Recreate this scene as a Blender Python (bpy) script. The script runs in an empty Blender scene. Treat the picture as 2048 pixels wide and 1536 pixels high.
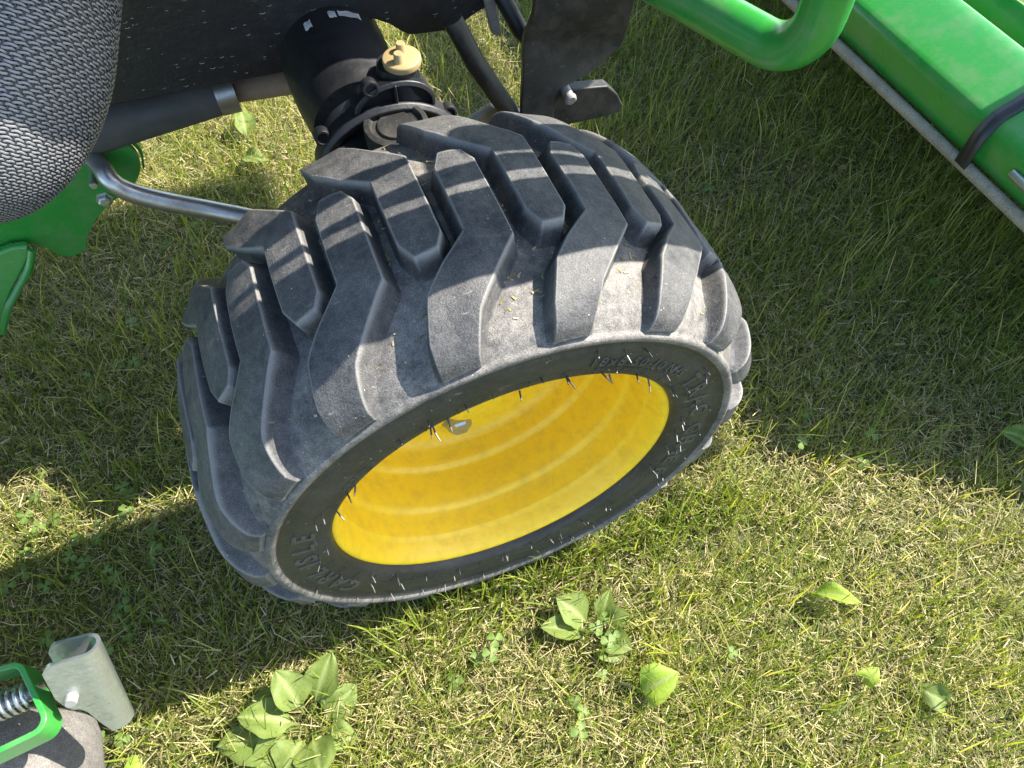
import bpy, bmesh, math, random
import numpy as np
from mathutils import Vector, Matrix

random.seed(7)
RNG = np.random.default_rng(11)
PI = math.pi
R = math.radians
SC = bpy.context.scene
COL = SC.collection

# ------------------------------------------------------------------ camera, sky, sun, exposure
CAM = Vector((-0.0869, -0.3163, 0.7553))
YAW, PITCH, FPX = 0.37529, 1.01111, 1450.0
FWD = Vector((math.sin(YAW)*math.cos(PITCH), math.cos(YAW)*math.cos(PITCH), -math.sin(PITCH)))
RGT = Vector((math.cos(YAW), -math.sin(YAW), 0))
UPV = RGT.cross(FWD)
cd = bpy.data.cameras.new('camera')
cam = bpy.data.objects.new('camera', cd)
COL.objects.link(cam)
M = Matrix((RGT, UPV, -FWD)).transposed().to_4x4()
M.translation = CAM
cam.matrix_world = M
cd.sensor_width = 36.0
cd.lens = FPX/2048*36
cd.clip_start = 0.01
cd.clip_end = 500
SC.camera = cam

SUN_EL, SUN_AL = R(45), R(0.6)
SUN = Vector((math.cos(SUN_EL)*math.cos(SUN_AL), -math.cos(SUN_EL)*math.sin(SUN_AL), math.sin(SUN_EL)))
W = bpy.data.worlds.new("World")
SC.world = W
W.use_nodes = True
nt = W.node_tree
sky = nt.nodes.new('ShaderNodeTexSky')
sky.sky_type = 'NISHITA'
sky.sun_disc = False
sky.sun_elevation = SUN_EL
sky.sun_rotation = math.atan2(SUN.x, SUN.y)
bg = nt.nodes['Background']
bg.inputs['Strength'].default_value = 0.15
nt.links.new(sky.outputs[0], bg.inputs['Color'])
sl = bpy.data.lights.new('sun', 'SUN')
sl.energy = 5.0
sl.angle = R(0.5)
sl.color = (1.0, 0.94, 0.84)
so = bpy.data.objects.new('sun', sl)
COL.objects.link(so)
so.rotation_euler = (-SUN).to_track_quat('-Z', 'Y').to_euler()
so.location = SUN*5
SC.view_settings.view_transform = 'Standard'
SC.view_settings.look = 'None'
SC.view_settings.exposure = 1.75
SC.view_settings.gamma = 1.0
SC.view_settings.use_curve_mapping = False


def at(px, py, x=None, y=None, z=None):
    """point of the place seen at a photo pixel, on a known plane"""
    d = FWD + RGT*((px-1024)/FPX) - UPV*((py-768)/FPX)
    if z is not None:
        t = (z-CAM.z)/d.z
    elif y is not None:
        t = (y-CAM.y)/d.y
    else:
        t = (x-CAM.x)/d.x
    return CAM + d*t


# sun-aligned frame, used to place the added shade bars over the tyre
E1 = Vector((math.sin(SUN_AL), math.cos(SUN_AL), 0))
E2 = SUN.cross(E1)


def sunpt(u, w, d):
    return E1*u + E2*w + SUN*d


# ------------------------------------------------------------------ materials
def nodes(name):
    m = bpy.data.materials.new(name)
    m.use_nodes = True
    t = m.node_tree
    b = t.nodes['Principled BSDF']
    return m, t, b


def pos_node(t):
    return t.nodes.new('ShaderNodeNewGeometry').outputs['Position']


def noise(t, vec, scale, detail=4, rough=0.6, dist=0.0):
    n = t.nodes.new('ShaderNodeTexNoise')
    n.inputs['Scale'].default_value = scale
    n.inputs['Detail'].default_value = detail
    n.inputs['Roughness'].default_value = rough
    n.inputs['Distortion'].default_value = dist
    t.links.new(vec, n.inputs['Vector'])
    return n.outputs['Fac']


def ramp(t, fac, stops):
    r = t.nodes.new('ShaderNodeValToRGB')
    e = r.color_ramp.elements
    while len(e) < len(stops):
        e.new(0.5)
    for k, (p, c) in enumerate(stops):
        e[k].position = p
        e[k].color = (c, c, c, 1) if isinstance(c, (int, float)) else (*c, 1)
    t.links.new(fac, r.inputs['Fac'])
    return r.outputs['Color']


def mix(t, fac, a, b, mode='MIX'):
    n = t.nodes.new('ShaderNodeMix')
    n.data_type = 'RGBA'
    n.blend_type = mode
    for sock, v in ((n.inputs[0], fac), (n.inputs[6], a), (n.inputs[7], b)):
        if hasattr(v, 'is_linked') or hasattr(v, 'links'):
            t.links.new(v, sock)
        elif isinstance(v, (int, float)):
            sock.default_value = v
        else:
            sock.default_value = (*v, 1)
    return n.outputs[2]


def bump(t, b, height, strength=0.3, dist=0.001, prev=None):
    n = t.nodes.new('ShaderNodeBump')
    n.inputs['Strength'].default_value = strength
    n.inputs['Distance'].default_value = dist
    t.links.new(height, n.inputs['Height'])
    if prev is not None:
        t.links.new(prev, n.inputs['Normal'])
    t.links.new(n.outputs[0], b.inputs['Normal'])
    return n.outputs[0]


def stretch(t, vec, s, rot=(0, 0, 0)):
    n = t.nodes.new('ShaderNodeMapping')
    n.inputs['Scale'].default_value = s
    n.inputs['Rotation'].default_value = rot
    t.links.new(vec, n.inputs['Vector'])
    return n.outputs[0]


def rubber(name, dark, dust, amount, bump_s=0.5, rough=0.72, worn=0.0):
    m, t, b = nodes(name)
    p = pos_node(t)
    n1 = noise(t, p, 22, 6, 0.65)
    n2 = noise(t, p, 160, 5, 0.7)
    n3 = noise(t, p, 1400, 2, 0.6)
    big = ramp(t, n1, [(0.38, 0.0), (0.66, 1.0)])
    mid = ramp(t, n2, [(0.30, 0.0), (0.75, 1.0)])
    f = mix(t, 0.55, big, mid)
    mul = t.nodes.new('ShaderNodeMath')
    mul.operation = 'MULTIPLY'
    mul.inputs[1].default_value = amount
    t.links.new(f, mul.inputs[0])
    c = mix(t, mul.outputs[0], dark, dust)
    fine = ramp(t, n3, [(0.35, 0.55), (0.65, 1.25)])
    c = mix(t, 1.0, c, fine, 'MULTIPLY')
    v = t.nodes.new('ShaderNodeTexVoronoi')
    v.inputs['Scale'].default_value = 420
    t.links.new(p, v.inputs['Vector'])
    keep = t.nodes.new('ShaderNodeSeparateColor')
    t.links.new(v.outputs['Color'], keep.inputs[0])
    k1 = ramp(t, keep.outputs[0], [(0.972, 0.0), (0.98, 1.0)])
    k2 = ramp(t, v.outputs['Distance'], [(0.12, 1.0), (0.22, 0.0)])
    spk = mix(t, 1.0, k1, k2, 'MULTIPLY')
    c = mix(t, spk, c, (0.42, 0.40, 0.36))
    if worn:
        pt = t.nodes.new('ShaderNodeNewGeometry').outputs['Pointiness']
        e = ramp(t, pt, [(0.505, 0.0), (0.56, worn)])
        c = mix(t, e, c, (0.26, 0.25, 0.23))
    # grey scuffs
    sc = noise(t, stretch(t, p, (1, 7, 3), (0.5, 0.2, 0.6)), 60, 3, 0.5)
    sc = ramp(t, sc, [(0.70, 0.0), (0.78, 0.45)])
    c = mix(t, sc, c, (0.30, 0.29, 0.27))
    t.links.new(c, b.inputs['Base Color'])
    b.inputs['Roughness'].default_value = rough
    b.inputs['Specular IOR Level'].default_value = 0.35
    n4 = noise(t, p, 700, 3, 0.6)
    nb = bump(t, b, n4, bump_s, 0.0006)
    bump(t, b, n2, 0.35, 0.0016, nb)
    return m


def paint(name, col, rough=0.3, dirt=(0.18, 0.15, 0.09), amount=0.12, coat=0.3, bumps=0.04, metal=0.0, ns=30):
    m, t, b = nodes(name)
    p = pos_node(t)
    n1 = noise(t, p, ns, 6, 0.7)
    f = ramp(t, n1, [(0.45, 0.0), (0.80, amount*2.5)])
    c = mix(t, f, col, dirt)
    scr = noise(t, stretch(t, p, (1, 9, 2), (.7, .3, .4)), 120, 2, 0.4)
    c = mix(t, ramp(t, scr, [(0.70, 0.0), (0.75, min(1, amount*1.6))]), c, dirt)
    n2 = noise(t, p, 500, 2, 0.5)
    sp = ramp(t, n2, [(0.70, 0.0), (0.78, min(1, amount*3))])
    c = mix(t, sp, c, dirt)
    t.links.new(c, b.inputs['Base Color'])
    b.inputs['Metallic'].default_value = metal
    r = ramp(t, n1, [(0.3, rough*0.8), (0.8, min(1, rough*1.5))])
    t.links.new(r, b.inputs['Roughness'])
    b.inputs['Coat Weight'].default_value = coat
    b.inputs['Coat Roughness'].default_value = 0.15
    bump(t, b, noise(t, p, 260, 3, 0.5), bumps*4, 0.0005)
    return m


MAT = {}
MAT['lug'] = rubber('lug_rubber', (0.024, 0.026, 0.031), (0.18, 0.17, 0.155), 0.72, 0.7, 0.6, 0.7)
MAT['carcass'] = rubber('carcass_rubber', (0.026, 0.028, 0.032), (0.34, 0.31, 0.27), 0.80, 0.5, 0.68)
MAT['sidewall'] = rubber('sidewall_rubber', (0.027, 0.0265, 0.022), (0.12, 0.11, 0.09), 0.45, 0.2, 0.5)
MAT['hair'] = paint('hair_rubber', (0.035, 0.034, 0.033), 0.45, (0.1, 0.1, 0.1), 0.05, 0.0)
MAT['lettering'] = rubber('lettering_rubber', (0.045, 0.044, 0.040), (0.16, 0.15, 0.13), 0.5, 0.2, 0.45)
MAT['green'] = paint('green_paint', (0.024, 0.225, 0.032), 0.30, (0.17, 0.21, 0.12), 0.22)
MAT['yellow'] = paint('yellow_paint', (0.93, 0.60, 0.018), 0.45, (0.36, 0.20, 0.03), 0.16, 0.0, ns=85)
MAT['steel'] = paint('worn_steel', (0.42, 0.41, 0.39), 0.34, (0.22, 0.15, 0.09), 0.30, 0.0, 0.05, 0.85)
MAT['dull_steel'] = paint('dull_steel', (0.30, 0.29, 0.27), 0.55, (0.16, 0.12, 0.08), 0.30, 0.0, 0.05, 0.35)
MAT['guard_grey'] = paint('grey_guard', (0.055, 0.055, 0.054), 0.6, (0.12, 0.11, 0.10), 0.3, 0.0)
MAT['zinc'] = paint('galvanised_steel', (0.46, 0.49, 0.47), 0.30, (0.22, 0.215, 0.16), 0.36, 0.0, 0.16, 0.85)
MAT['black_metal'] = paint('black_casting', (0.006, 0.0065, 0.008), 0.46, (0.08, 0.075, 0.07), 0.05, 0.0, 0.14)
MAT['dusty_black'] = paint('dusty_black_plate', (0.012, 0.012, 0.012), 0.5, (0.12, 0.105, 0.08), 0.24, 0.0, 0.06)
MAT['tan'] = paint('tan_plastic', (0.30, 0.215, 0.095), 0.5, (0.25, 0.18, 0.10), 0.10, 0.0)
MAT['nylon'] = paint('woven_nylon', (0.17, 0.17, 0.18), 0.34, (0.30, 0.29, 0.28), 0.12, 0.5)
MAT['nylon_dark'] = paint('woven_nylon_warp', (0.018, 0.019, 0.023), 0.42, (0.10, 0.10, 0.10), 0.12, 0.0)
MAT['dark_inside'] = paint('dark_lining', (0.010, 0.010, 0.012), 0.7, (0.03, 0.03, 0.03), 0.05, 0.0)
MAT['strap'] = paint('black_plastic', (0.012, 0.012, 0.014), 0.42, (0.08, 0.08, 0.08), 0.05, 0.0)
MAT['rust'] = paint('rusty_steel', (0.26, 0.17, 0.11), 0.7, (0.40, 0.33, 0.26), 0.25, 0.0, 0.1)
MAT['grey_rubber'] = rubber('weathered_grey_rubber', (0.085, 0.08, 0.075), (0.24, 0.22, 0.195), 0.9, 0.9, 0.9)
MAT['rod_grey'] = rubber('mottled_grey_rod', (0.20, 0.175, 0.14), (0.42, 0.38, 0.31), 0.9, 0.3, 0.6)
MAT['label_white'] = paint('worn_white_label', (0.62, 0.62, 0.62), 0.6, (0.02, 0.02, 0.02), 0.4, 0.0)


def rail_material():
    m, t, b = nodes('textured_black_rail')
    p = pos_node(t)
    n1 = noise(t, p, 60, 5, 0.65)
    f = ramp(t, n1, [(0.5, 0.0), (0.85, 0.20)])
    c = mix(t, f, (0.011, 0.0115, 0.014), (0.09, 0.085, 0.08))
    # dried splashes: small crescents, wider than tall
    v = t.nodes.new('ShaderNodeTexVoronoi')
    v.inputs['Scale'].default_value = 1.0
    q = stretch(t, p, (120, 120, 190))
    t.links.new(q, v.inputs['Vector'])
    dv = t.nodes.new('ShaderNodeVectorMath')
    dv.operation = 'SUBTRACT'
    t.links.new(q, dv.inputs[0])
    t.links.new(v.outputs['Position'], dv.inputs[1])
    dz_ = t.nodes.new('ShaderNodeSeparateXYZ')
    t.links.new(dv.outputs[0], dz_.inputs[0])
    low = t.nodes.new('ShaderNodeMath')
    low.operation = 'LESS_THAN'
    low.inputs[1].default_value = -.12
    t.links.new(dz_.outputs['Z'], low.inputs[0])
    ring = ramp(t, v.outputs['Distance'], [(0.22, 0.0), (0.25, 1.0), (0.28, 1.0), (0.32, 0.0)])
    ring = mix(t, 1.0, ring, low.outputs[0], 'MULTIPLY')
    sep = t.nodes.new('ShaderNodeSeparateColor')
    t.links.new(v.outputs['Color'], sep.inputs[0])
    k = ramp(t, sep.outputs[0], [(0.45, 0.0), (0.75, 1.0)])
    br = ramp(t, noise(t, p, 220, 2, 0.5), [(0.46, 0.0), (0.56, 1.0)])
    sp = mix(t, 1.0, mix(t, 1.0, ring, k, 'MULTIPLY'), br, 'MULTIPLY')
    c = mix(t, sp, c, (0.42, 0.43, 0.44))
    n3 = noise(t, p, 900, 1, 0.5)
    c = mix(t, ramp(t, n3, [(0.74, 0.0), (0.78, 0.6)]), c, (0.3, 0.3, 0.3))
    t.links.new(c, b.inputs['Base Color'])
    b.inputs['Roughness'].default_value = 0.42
    nb = bump(t, b, noise(t, p, 170, 4, 0.6), 0.6, 0.0012)
    bump(t, b, sp, 0.5, 0.0008, nb)
    return m


MAT['rail'] = rail_material()


def blade_material(name, stops, trans=0.4, rough=0.45):
    m, t, b = nodes(name)
    a = t.nodes.new('ShaderNodeAttribute')
    a.attribute_name = 'tone'
    c = ramp(t, a.outputs['Fac'], stops)
    t.links.new(c, b.inputs['Base Color'])
    b.inputs['Roughness'].default_value = rough
    b.inputs['Specular IOR Level'].default_value = 0.35
    tr = t.nodes.new('ShaderNodeBsdfTranslucent')
    tc = mix(t, 1.0, c, (1.25, 1.15, 0.55), 'MULTIPLY')
    t.links.new(tc, tr.inputs['Color'])
    mx = t.nodes.new('ShaderNodeMixShader')
    mx.inputs[0].default_value = trans
    t.links.new(b.outputs[0], mx.inputs[1])
    t.links.new(tr.outputs[0], mx.inputs[2])
    t.links.new(mx.outputs[0], t.nodes['Material Output'].inputs['Surface'])
    return m


MAT['grass'] = blade_material('grass_blade', [(0.0, (0.085, 0.13, 0.024)), (0.35, (0.165, 0.225, 0.034)),
                                              (0.65, (0.26, 0.325, 0.045)), (0.82, (0.38, 0.41, 0.075)), (1.0, (0.50, 0.44, 0.20))], .5)
MAT['straw'] = blade_material('dry_straw', [(0.0, (0.12, 0.10, 0.04)), (0.4, (0.26, 0.23, 0.085)), (0.75, (0.42, 0.355, 0.165)), (1.0, (0.58, 0.51, 0.32))], 0.25, 0.6)


def leaf_material(name, c1, c2, trans=0.3):
    m, t, b = nodes(name)
    p = pos_node(t)
    c = mix(t, ramp(t, noise(t, p, 90, 5, 0.6), [(0.3, 0.0), (0.7, 1.0)]), c1, c2)
    c = mix(t, ramp(t, noise(t, p, 420, 2, 0.5), [(0.70, 0.0), (0.76, 0.5)]), c, (0.22, 0.17, 0.07))
    a = t.nodes.new('ShaderNodeAttribute')
    a.attribute_name = 'vein'
    c = mix(t, a.outputs['Fac'], c, (0.30, 0.35, 0.13))
    t.links.new(c, b.inputs['Base Color'])
    b.inputs['Roughness'].default_value = 0.55
    b.inputs['Specular IOR Level'].default_value = 0.3
    nb = bump(t, b, noise(t, p, 300, 3, 0.6), 0.4, 0.0015)
    bump(t, b, a.outputs['Fac'], 0.5, 0.001, nb)
    tr = t.nodes.new('ShaderNodeBsdfTranslucent')
    t.links.new(mix(t, 1.0, c, (1.2, 1.2, 0.5), 'MULTIPLY'), tr.inputs['Color'])
    mx = t.nodes.new('ShaderNodeMixShader')
    mx.inputs[0].default_value = trans
    t.links.new(b.outputs[0], mx.inputs[1])
    t.links.new(tr.outputs[0], mx.inputs[2])
    t.links.new(mx.outputs[0], t.nodes['Material Output'].inputs['Surface'])
    return m


MAT['plantain'] = leaf_material('plantain_leaf', (0.11, 0.17, 0.030), (0.17, 0.22, 0.048), .35)
MAT['lime_leaf'] = leaf_material('lime_leaf', (0.20, 0.32, 0.03), (0.30, 0.40, 0.05), 0.4)
MAT['clover'] = leaf_material('clover_leaf', (0.08, 0.16, 0.025), (0.13, 0.22, 0.035), 0.35)


def ground_material():
    m, t, b = nodes('soil_and_thatch')
    p = pos_node(t)
    n1 = noise(t, p, 9, 6, 0.65)
    n2 = noise(t, p, 240, 4, 0.7)
    c = mix(t, ramp(t, n2, [(0.35, 0.0), (0.68, 1.0)]), (0.040, 0.042, 0.015), (0.15, 0.145, 0.05))
    c = mix(t, ramp(t, n1, [(0.45, 0.0), (0.6, 0.6)]), c, (0.06, 0.085, 0.022))
    t.links.new(c, b.inputs['Base Color'])
    b.inputs['Roughness'].default_value = 0.95
    bump(t, b, n2, 0.8, 0.004)
    return m


MAT['ground'] = ground_material()


# ------------------------------------------------------------------ mesh helpers
def link(name, me, mat=None, parent=None, smooth=True, sharp=35):
    o = bpy.data.objects.new(name, me)
    COL.objects.link(o)
    if mat is not None and not me.materials:
        me.materials.append(MAT[mat] if isinstance(mat, str) else mat)
    if smooth:
        me.polygons.foreach_set('use_smooth', np.ones(len(me.polygons), bool))
        if sharp:
            me.set_sharp_from_angle(angle=R(sharp))
    if parent is not None:
        o.parent = parent
    return o


def mesh_py(name, v, f):
    me = bpy.data.meshes.new(name)
    me.from_pydata([tuple(x) for x in v], [], f)
    me.update()
    return me


def obj(name, v, f, mat, parent=None, smooth=True, sharp=35, bevel=0.0, seg=2):
    me = mesh_py(name, v, f)
    bm = bmesh.new()
    bm.from_mesh(me)
    bmesh.ops.recalc_face_normals(bm, faces=bm.faces)
    bm.to_mesh(me)
    bm.free()
    o = link(name, me, mat, parent, smooth, sharp)
    if bevel:
        b = o.modifiers.new('bevel', 'BEVEL')
        b.width = bevel
        b.segments = seg
        b.limit_method = 'ANGLE'
        b.angle_limit = R(30)
        b.harden_normals = True
    return o


class Geo:
    def __init__(self):
        self.v, self.f = [], []

    def add(self, v, f):
        n = len(self.v)
        self.v += [Vector(x) for x in v]
        self.f += [tuple(i+n for i in q) for q in f]

    def tube(self, pts, rad, n=16, caps=True):
        pts = [Vector(p) for p in pts]
        if not isinstance(rad, (list, tuple)):
            rad = [rad]*len(pts)
        v, f = [], []
        d0 = (pts[1]-pts[0]).normalized()
        ref = Vector((0, 0, 1)) if abs(d0.z) < 0.9 else Vector((0, 1, 0))
        a = d0.cross(ref).normalized()
        for i, p in enumerate(pts):
            d = (pts[min(i+1, len(pts)-1)]-pts[max(i-1, 0)]).normalized()
            a = (a - d*a.dot(d)).normalized()
            b = d.cross(a)
            for k in range(n):
                w = 2*PI*k/n
                v.append(p + (a*math.cos(w)+b*math.sin(w))*rad[i])
        for i in range(len(pts)-1):
            for k in range(n):
                f.append((i*n+k, i*n+(k+1) % n, (i+1)*n+(k+1) % n, (i+1)*n+k))
        if caps:
            f.append(tuple(range(n-1, -1, -1)))
            f.append(tuple((len(pts)-1)*n+k for k in range(n)))
        self.add(v, f)
        return self

    def box(self, lo, hi):
        x0, y0, z0 = lo
        x1, y1, z1 = hi
        self.add([(x0, y0, z0), (x1, y0, z0), (x1, y1, z0), (x0, y1, z0), (x0, y0, z1), (x1, y0, z1), (x1, y1, z1), (x0, y1, z1)],
                 [(0, 3, 2, 1), (4, 5, 6, 7), (0, 1, 5, 4), (1, 2, 6, 5), (2, 3, 7, 6), (3, 0, 4, 7)])
        return self

    def prism(self, outline, nrm):
        """outline: 3D points; nrm: extrusion vector"""
        a = [Vector(p) for p in outline]
        nrm = Vector(nrm)
        n = len(a)
        self.add(a+[p+nrm for p in a], [tuple(range(n)), tuple(range(2*n-1, n-1, -1))] + [(i, (i+1) % n, n+(i+1) % n, n+i) for i in range(n)])
        return self

    def lathe(self, c, axis, prof, n=32, capa=False, capb=False):
        """prof: (distance along axis, radius)"""
        c, ax = Vector(c), Vector(axis).normalized()
        ref = Vector((0, 0, 1)) if abs(ax.z) < 0.9 else Vector((0, 1, 0))
        a = ax.cross(ref).normalized()
        b = ax.cross(a)
        v, f = [], []
        for (t, r) in prof:
            for k in range(n):
                w = 2*PI*k/n
                v.append(c+ax*t+(a*math.cos(w)+b*math.sin(w))*r)
        for i in range(len(prof)-1):
            for k in range(n):
                f.append((i*n+k, i*n+(k+1) % n, (i+1)*n+(k+1) % n, (i+1)*n+k))
        if capa:
            f.append(tuple(range(n-1, -1, -1)))
        if capb:
            f.append(tuple((len(prof)-1)*n+k for k in range(n)))
        self.add(v, f)
        return self

    def obj(self, name, mat, parent=None, **k):
        return obj(name, self.v, self.f, mat, parent, **k)


def smooth_path(pts, n=8, closed=False):
    """Catmull-Rom through points"""
    pts = [Vector(p) for p in pts]
    out = []
    m = len(pts)
    for i in range(m-1 if not closed else m):
        p0 = pts[(i-1) % m] if closed or i > 0 else pts[0]*2-pts[1]
        p1, p2 = pts[i % m], pts[(i+1) % m]
        p3 = pts[(i+2) % m] if closed or i+2 < m else pts[-1]*2-pts[-2]
        for k in range(n):
            t = k/n
            out.append(0.5*((2*p1)+(p2-p0)*t+(2*p0-5*p1+4*p2-p3)*t*t+(3*p1-p0-3*p2+p3)*t**3))
    if not closed:
        out.append(pts[-1])
    return out


def empty(name, loc=(0, 0, 0), parent=None):
    o = bpy.data.objects.new(name, None)
    COL.objects.link(o)
    o.location = loc
    if parent is not None:
        o.parent = parent
    o.empty_display_size = 0.05
    return o


def tag(o, label=None, cat=None, group=None, kind=None):
    if label:
        o['label'] = label
    if cat:
        o['category'] = cat
    if group:
        o['group'] = group
    if kind:
        o['kind'] = kind
    return o


# ------------------------------------------------------------------ setting: ground
g = Geo()
g.add([(-60, -60, 0), (60, -60, 0), (60, 60, 0), (-60, 60, 0)], [(0, 1, 2, 3)])
tag(g.obj('ground', 'ground', smooth=False), 'bare soil and thatch under the lawn', None, None, 'structure')

# ================================================================== TRACTOR
tractor = empty('tractor', (0, 0.45, 0))
tag(tractor, 'compact tractor with black frame rail and yellow rimmed front wheel on the lawn', 'tractor')
TI = Matrix.Translation((0, -0.45, 0))      # parts are modelled in place


def tpart(o):
    o.parent = tractor
    o.matrix_parent_inverse = TI
    return o


# ------------------------------------------------------------------ front wheel
WC = Vector((0, 0, 0.222))
wheel = tpart(empty('front_wheel', WC))
CARC = [(0, .2118), (.030, .2109), (.055, .2087), (.072, .2053), (.085, .2008), (.094, .1953), (.0985, .1908)]
TOPP = [(0, .2285), (.030, .2278), (.055, .2255), (.0735, .2210), (.0880, .2140), (.0980, .2040), (.1015, .1935)]


def curve_at(c, v):
    """v 0..1 over the control points, smoothed"""
    n = len(c)-1
    v = np.clip(np.asarray(v, float), 0, 1)*n
    xs = np.arange(n+1)
    # monotone-ish cubic through Catmull-Rom
    i = np.clip(v.astype(int), 0, n-1)
    t = v-i
    a = np.array(c)
    p1, p2 = a[i], a[i+1]
    p0 = np.where((i > 0)[..., None], a[np.maximum(i-1, 0)], a[1]*[-1, 1])
    p3 = np.where((i+2 <= n)[..., None], a[np.minimum(i+2, n)], 2*a[n]-a[n-1])
    t = t[..., None]
    return 0.5*(2*p1+(p2-p0)*t+(2*p0-5*p1+4*p2-p3)*t*t+(3*p1-p0-3*p2+p3)*t**3)


# carcass: one closed profile turned round the axle
half = [tuple(curve_at(CARC, np.array([k/24]))[0]) for k in range(25)]
side = [(.1000, .1908), (.1016, .1900), (.1024, .1880), (.1020, .1855), (.1004, .1832), (.0986, .1815), (.0974, .1790), (.0972, .1760), (.0976, .1752), (.0982, .1735),
        (.0986, .1690), (.0986, .1640), (.0984, .1590), (.0984, .1560), (.0978, .1552), (.0976, .1535), (.0974, .1505), (.0966, .1470), (.0950, .1442), (.0925, .1425), (.088, .1416), (.080, .1410), (.070, .1400)]
fr = half+side
prof = [(-y, r) for (y, r) in reversed(fr)]+[(y, r) for (y, r) in fr[1:]]       # (axial Y, radius): starts on the outer side (-Y)
NT = 288
ang = np.arange(NT)*2*PI/NT
pv = np.array(prof)
V = np.zeros((len(prof), NT, 3))
V[:, :, 0] = pv[:, 1:2]*np.sin(ang)
V[:, :, 1] = pv[:, 0:1]
V[:, :, 2] = pv[:, 1:2]*np.cos(ang)
fcs = []
for i in range(len(prof)-1):
    for k in range(NT):
        fcs.append((i*NT+k, (i+1)*NT+k, (i+1)*NT+(k+1) % NT, i*NT+(k+1) % NT))
me = mesh_py('tyre', V.reshape(-1, 3), fcs)
me.materials.append(MAT['carcass'])
me.materials.append(MAT['sidewall'])
nside = len(side)
mi = np.zeros(len(fcs), np.int32)
rows = np.arange(len(fcs))//NT
mi[(rows < nside-5) | (rows >= len(prof)-1-(nside-5))] = 1  # dusty carcass rubber covers the ridge too, its paler colour giving the lit edge
me.polygons.foreach_set('material_index', mi)
tyre = link('tyre', me, None, wheel, True, 60)

# tread lugs: a raised bar with sloping flanks, one mesh per side of the tread, shared by 18 copies each
LUGP = np.array([(-3.1, -.0245), (-1.6, -.0375), (1.8, -.0365), (3.2, -.026), (3.1, .0425), (-1.5, .062), (-5.6, .080), (-8.6, .1015), (-14.9, .1015),
                 (-14.3, .088), (-11.8, .064), (-7.9, .047), (-3.2, .0305)])


def lug_mesh(mirror):
    th = np.arange(-18.5, 6.6, 0.13)
    vv = np.concatenate([np.linspace(-.56, 0, 64)[:-1], np.linspace(0, .985, 130), [1.0]])      # signed position across the profile
    y_top = np.where(vv >= 0, curve_at(TOPP, abs(vv))[:, 0], -curve_at(TOPP, abs(vv))[:, 0])
    T, S = np.meshgrid(th, vv, indexing='ij')
    Yt = np.broadcast_to(y_top, T.shape)
    # signed distance (mm) to the outline, measured on the tread surface
    P = np.stack([T*R(1)*.216, Yt], -1)*1000
    Q = LUGP.copy()
    Q[:, 0] *= R(1)*.216
    Q *= 1000
    dist = np.full(T.shape, 1e9)
    inside = np.zeros(T.shape, bool)
    for i in range(len(Q)):
        a, b = Q[i], Q[(i+1) % len(Q)]
        if i == 7:          # the end at the ridge stays open
            pass
        e = b-a
        t = np.clip(((P-a)@e)/(e@e), 0, 1)
        dd = np.linalg.norm(P-a-t[..., None]*e, axis=-1)
        dist = np.minimum(dist, dd) if i != 7 else dist
        c = (a[1] > P[..., 1]) != (b[1] > P[..., 1])
        xx = (b[0]-a[0])*(P[..., 1]-a[1])/(b[1]-a[1]+1e-12)+a[0]
        inside ^= c & (P[..., 0] < xx)
    sd = np.where(inside, dist, -dist)
    x = np.clip((sd+5.2)/4.9, 0, 1)
    k = np.where(x < .45, 1.25*x**2, 0)
    k = np.where(x >= .45, 0.253+(x-.45)*1.62, k)
    k = np.where(k > .88, .88+.12*np.tanh((k-.88)/.12), k)
    k = np.where(sd > .6, np.maximum(k, 1-.03*np.exp(-(sd-.6)/1.5)), k)
    k = np.clip(k, 0, 1)
    k = np.where(sd < -5.1, -.06, k)
    av = abs(S)
    top = curve_at(TOPP, av)
    car = curve_at(CARC, av)
    sg = np.where(S >= 0, 1.0, -1.0)
    yr = car+(top-car)*k[..., None]
    yy, rr = yr[..., 0]*sg, yr[..., 1]
    # slight uneven wear of the crown
    rr = rr - .0006*k*(np.sin(T*.9+S*7)+np.sin(T*.37-S*11))*.5
    a = np.radians(T)
    if mirror:
        V = np.stack([rr*np.sin(a), yy, rr*np.cos(a)], -1)
        V[:, -1] = V[:, -1]*[.965, 1, .965]-[0, .0035, 0]
    else:
        V = np.stack([rr*np.sin(a), -yy, rr*np.cos(a)], -1)
        V[:, -1] = V[:, -1]*[.965, 1, .965]+[0, .0035, 0]
    nt, ns = T.shape
    idx = np.arange(nt*ns).reshape(nt, ns)
    quads = np.stack([idx[:-1, :-1], idx[1:, :-1], idx[1:, 1:], idx[:-1, 1:]], -1).reshape(-1, 4)
    ok = (sd > -6.4)
    keep = (ok[:-1, :-1] | ok[1:, :-1] | ok[1:, 1:] | ok[:-1, 1:]).reshape(-1)
    quads = quads[keep]
    if not mirror:
        quads = quads[:, ::-1]
    used = np.unique(quads)
    remap = np.zeros(nt*ns, int)
    remap[used] = np.arange(len(used))
    me = mesh_py('tread_lug', V.reshape(-1, 3)[used], [tuple(q) for q in remap[quads].tolist()])
    bm = bmesh.new()
    bm.from_mesh(me)
    bmesh.ops.recalc_face_normals(bm, faces=bm.faces)
    cen = sum((f.normal.dot(f.calc_center_median().normalized()) for f in bm.faces))
    if cen < 0:
        bmesh.ops.reverse_faces(bm, faces=bm.faces)
    bm.to_mesh(me)
    bm.free()
    me.materials.append(MAT['lug'])
    me.polygons.foreach_set('use_smooth', np.ones(len(me.polygons), bool))
    return me


for mesh, off in ((lug_mesh(False), 2.3), (lug_mesh(True), -7.5)):
    for k in range(18):
        o = bpy.data.objects.new('tread_lug', mesh)
        COL.objects.link(o)
        o.parent = wheel
        o.rotation_euler = (0, R(off+20*k), 0)

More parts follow.
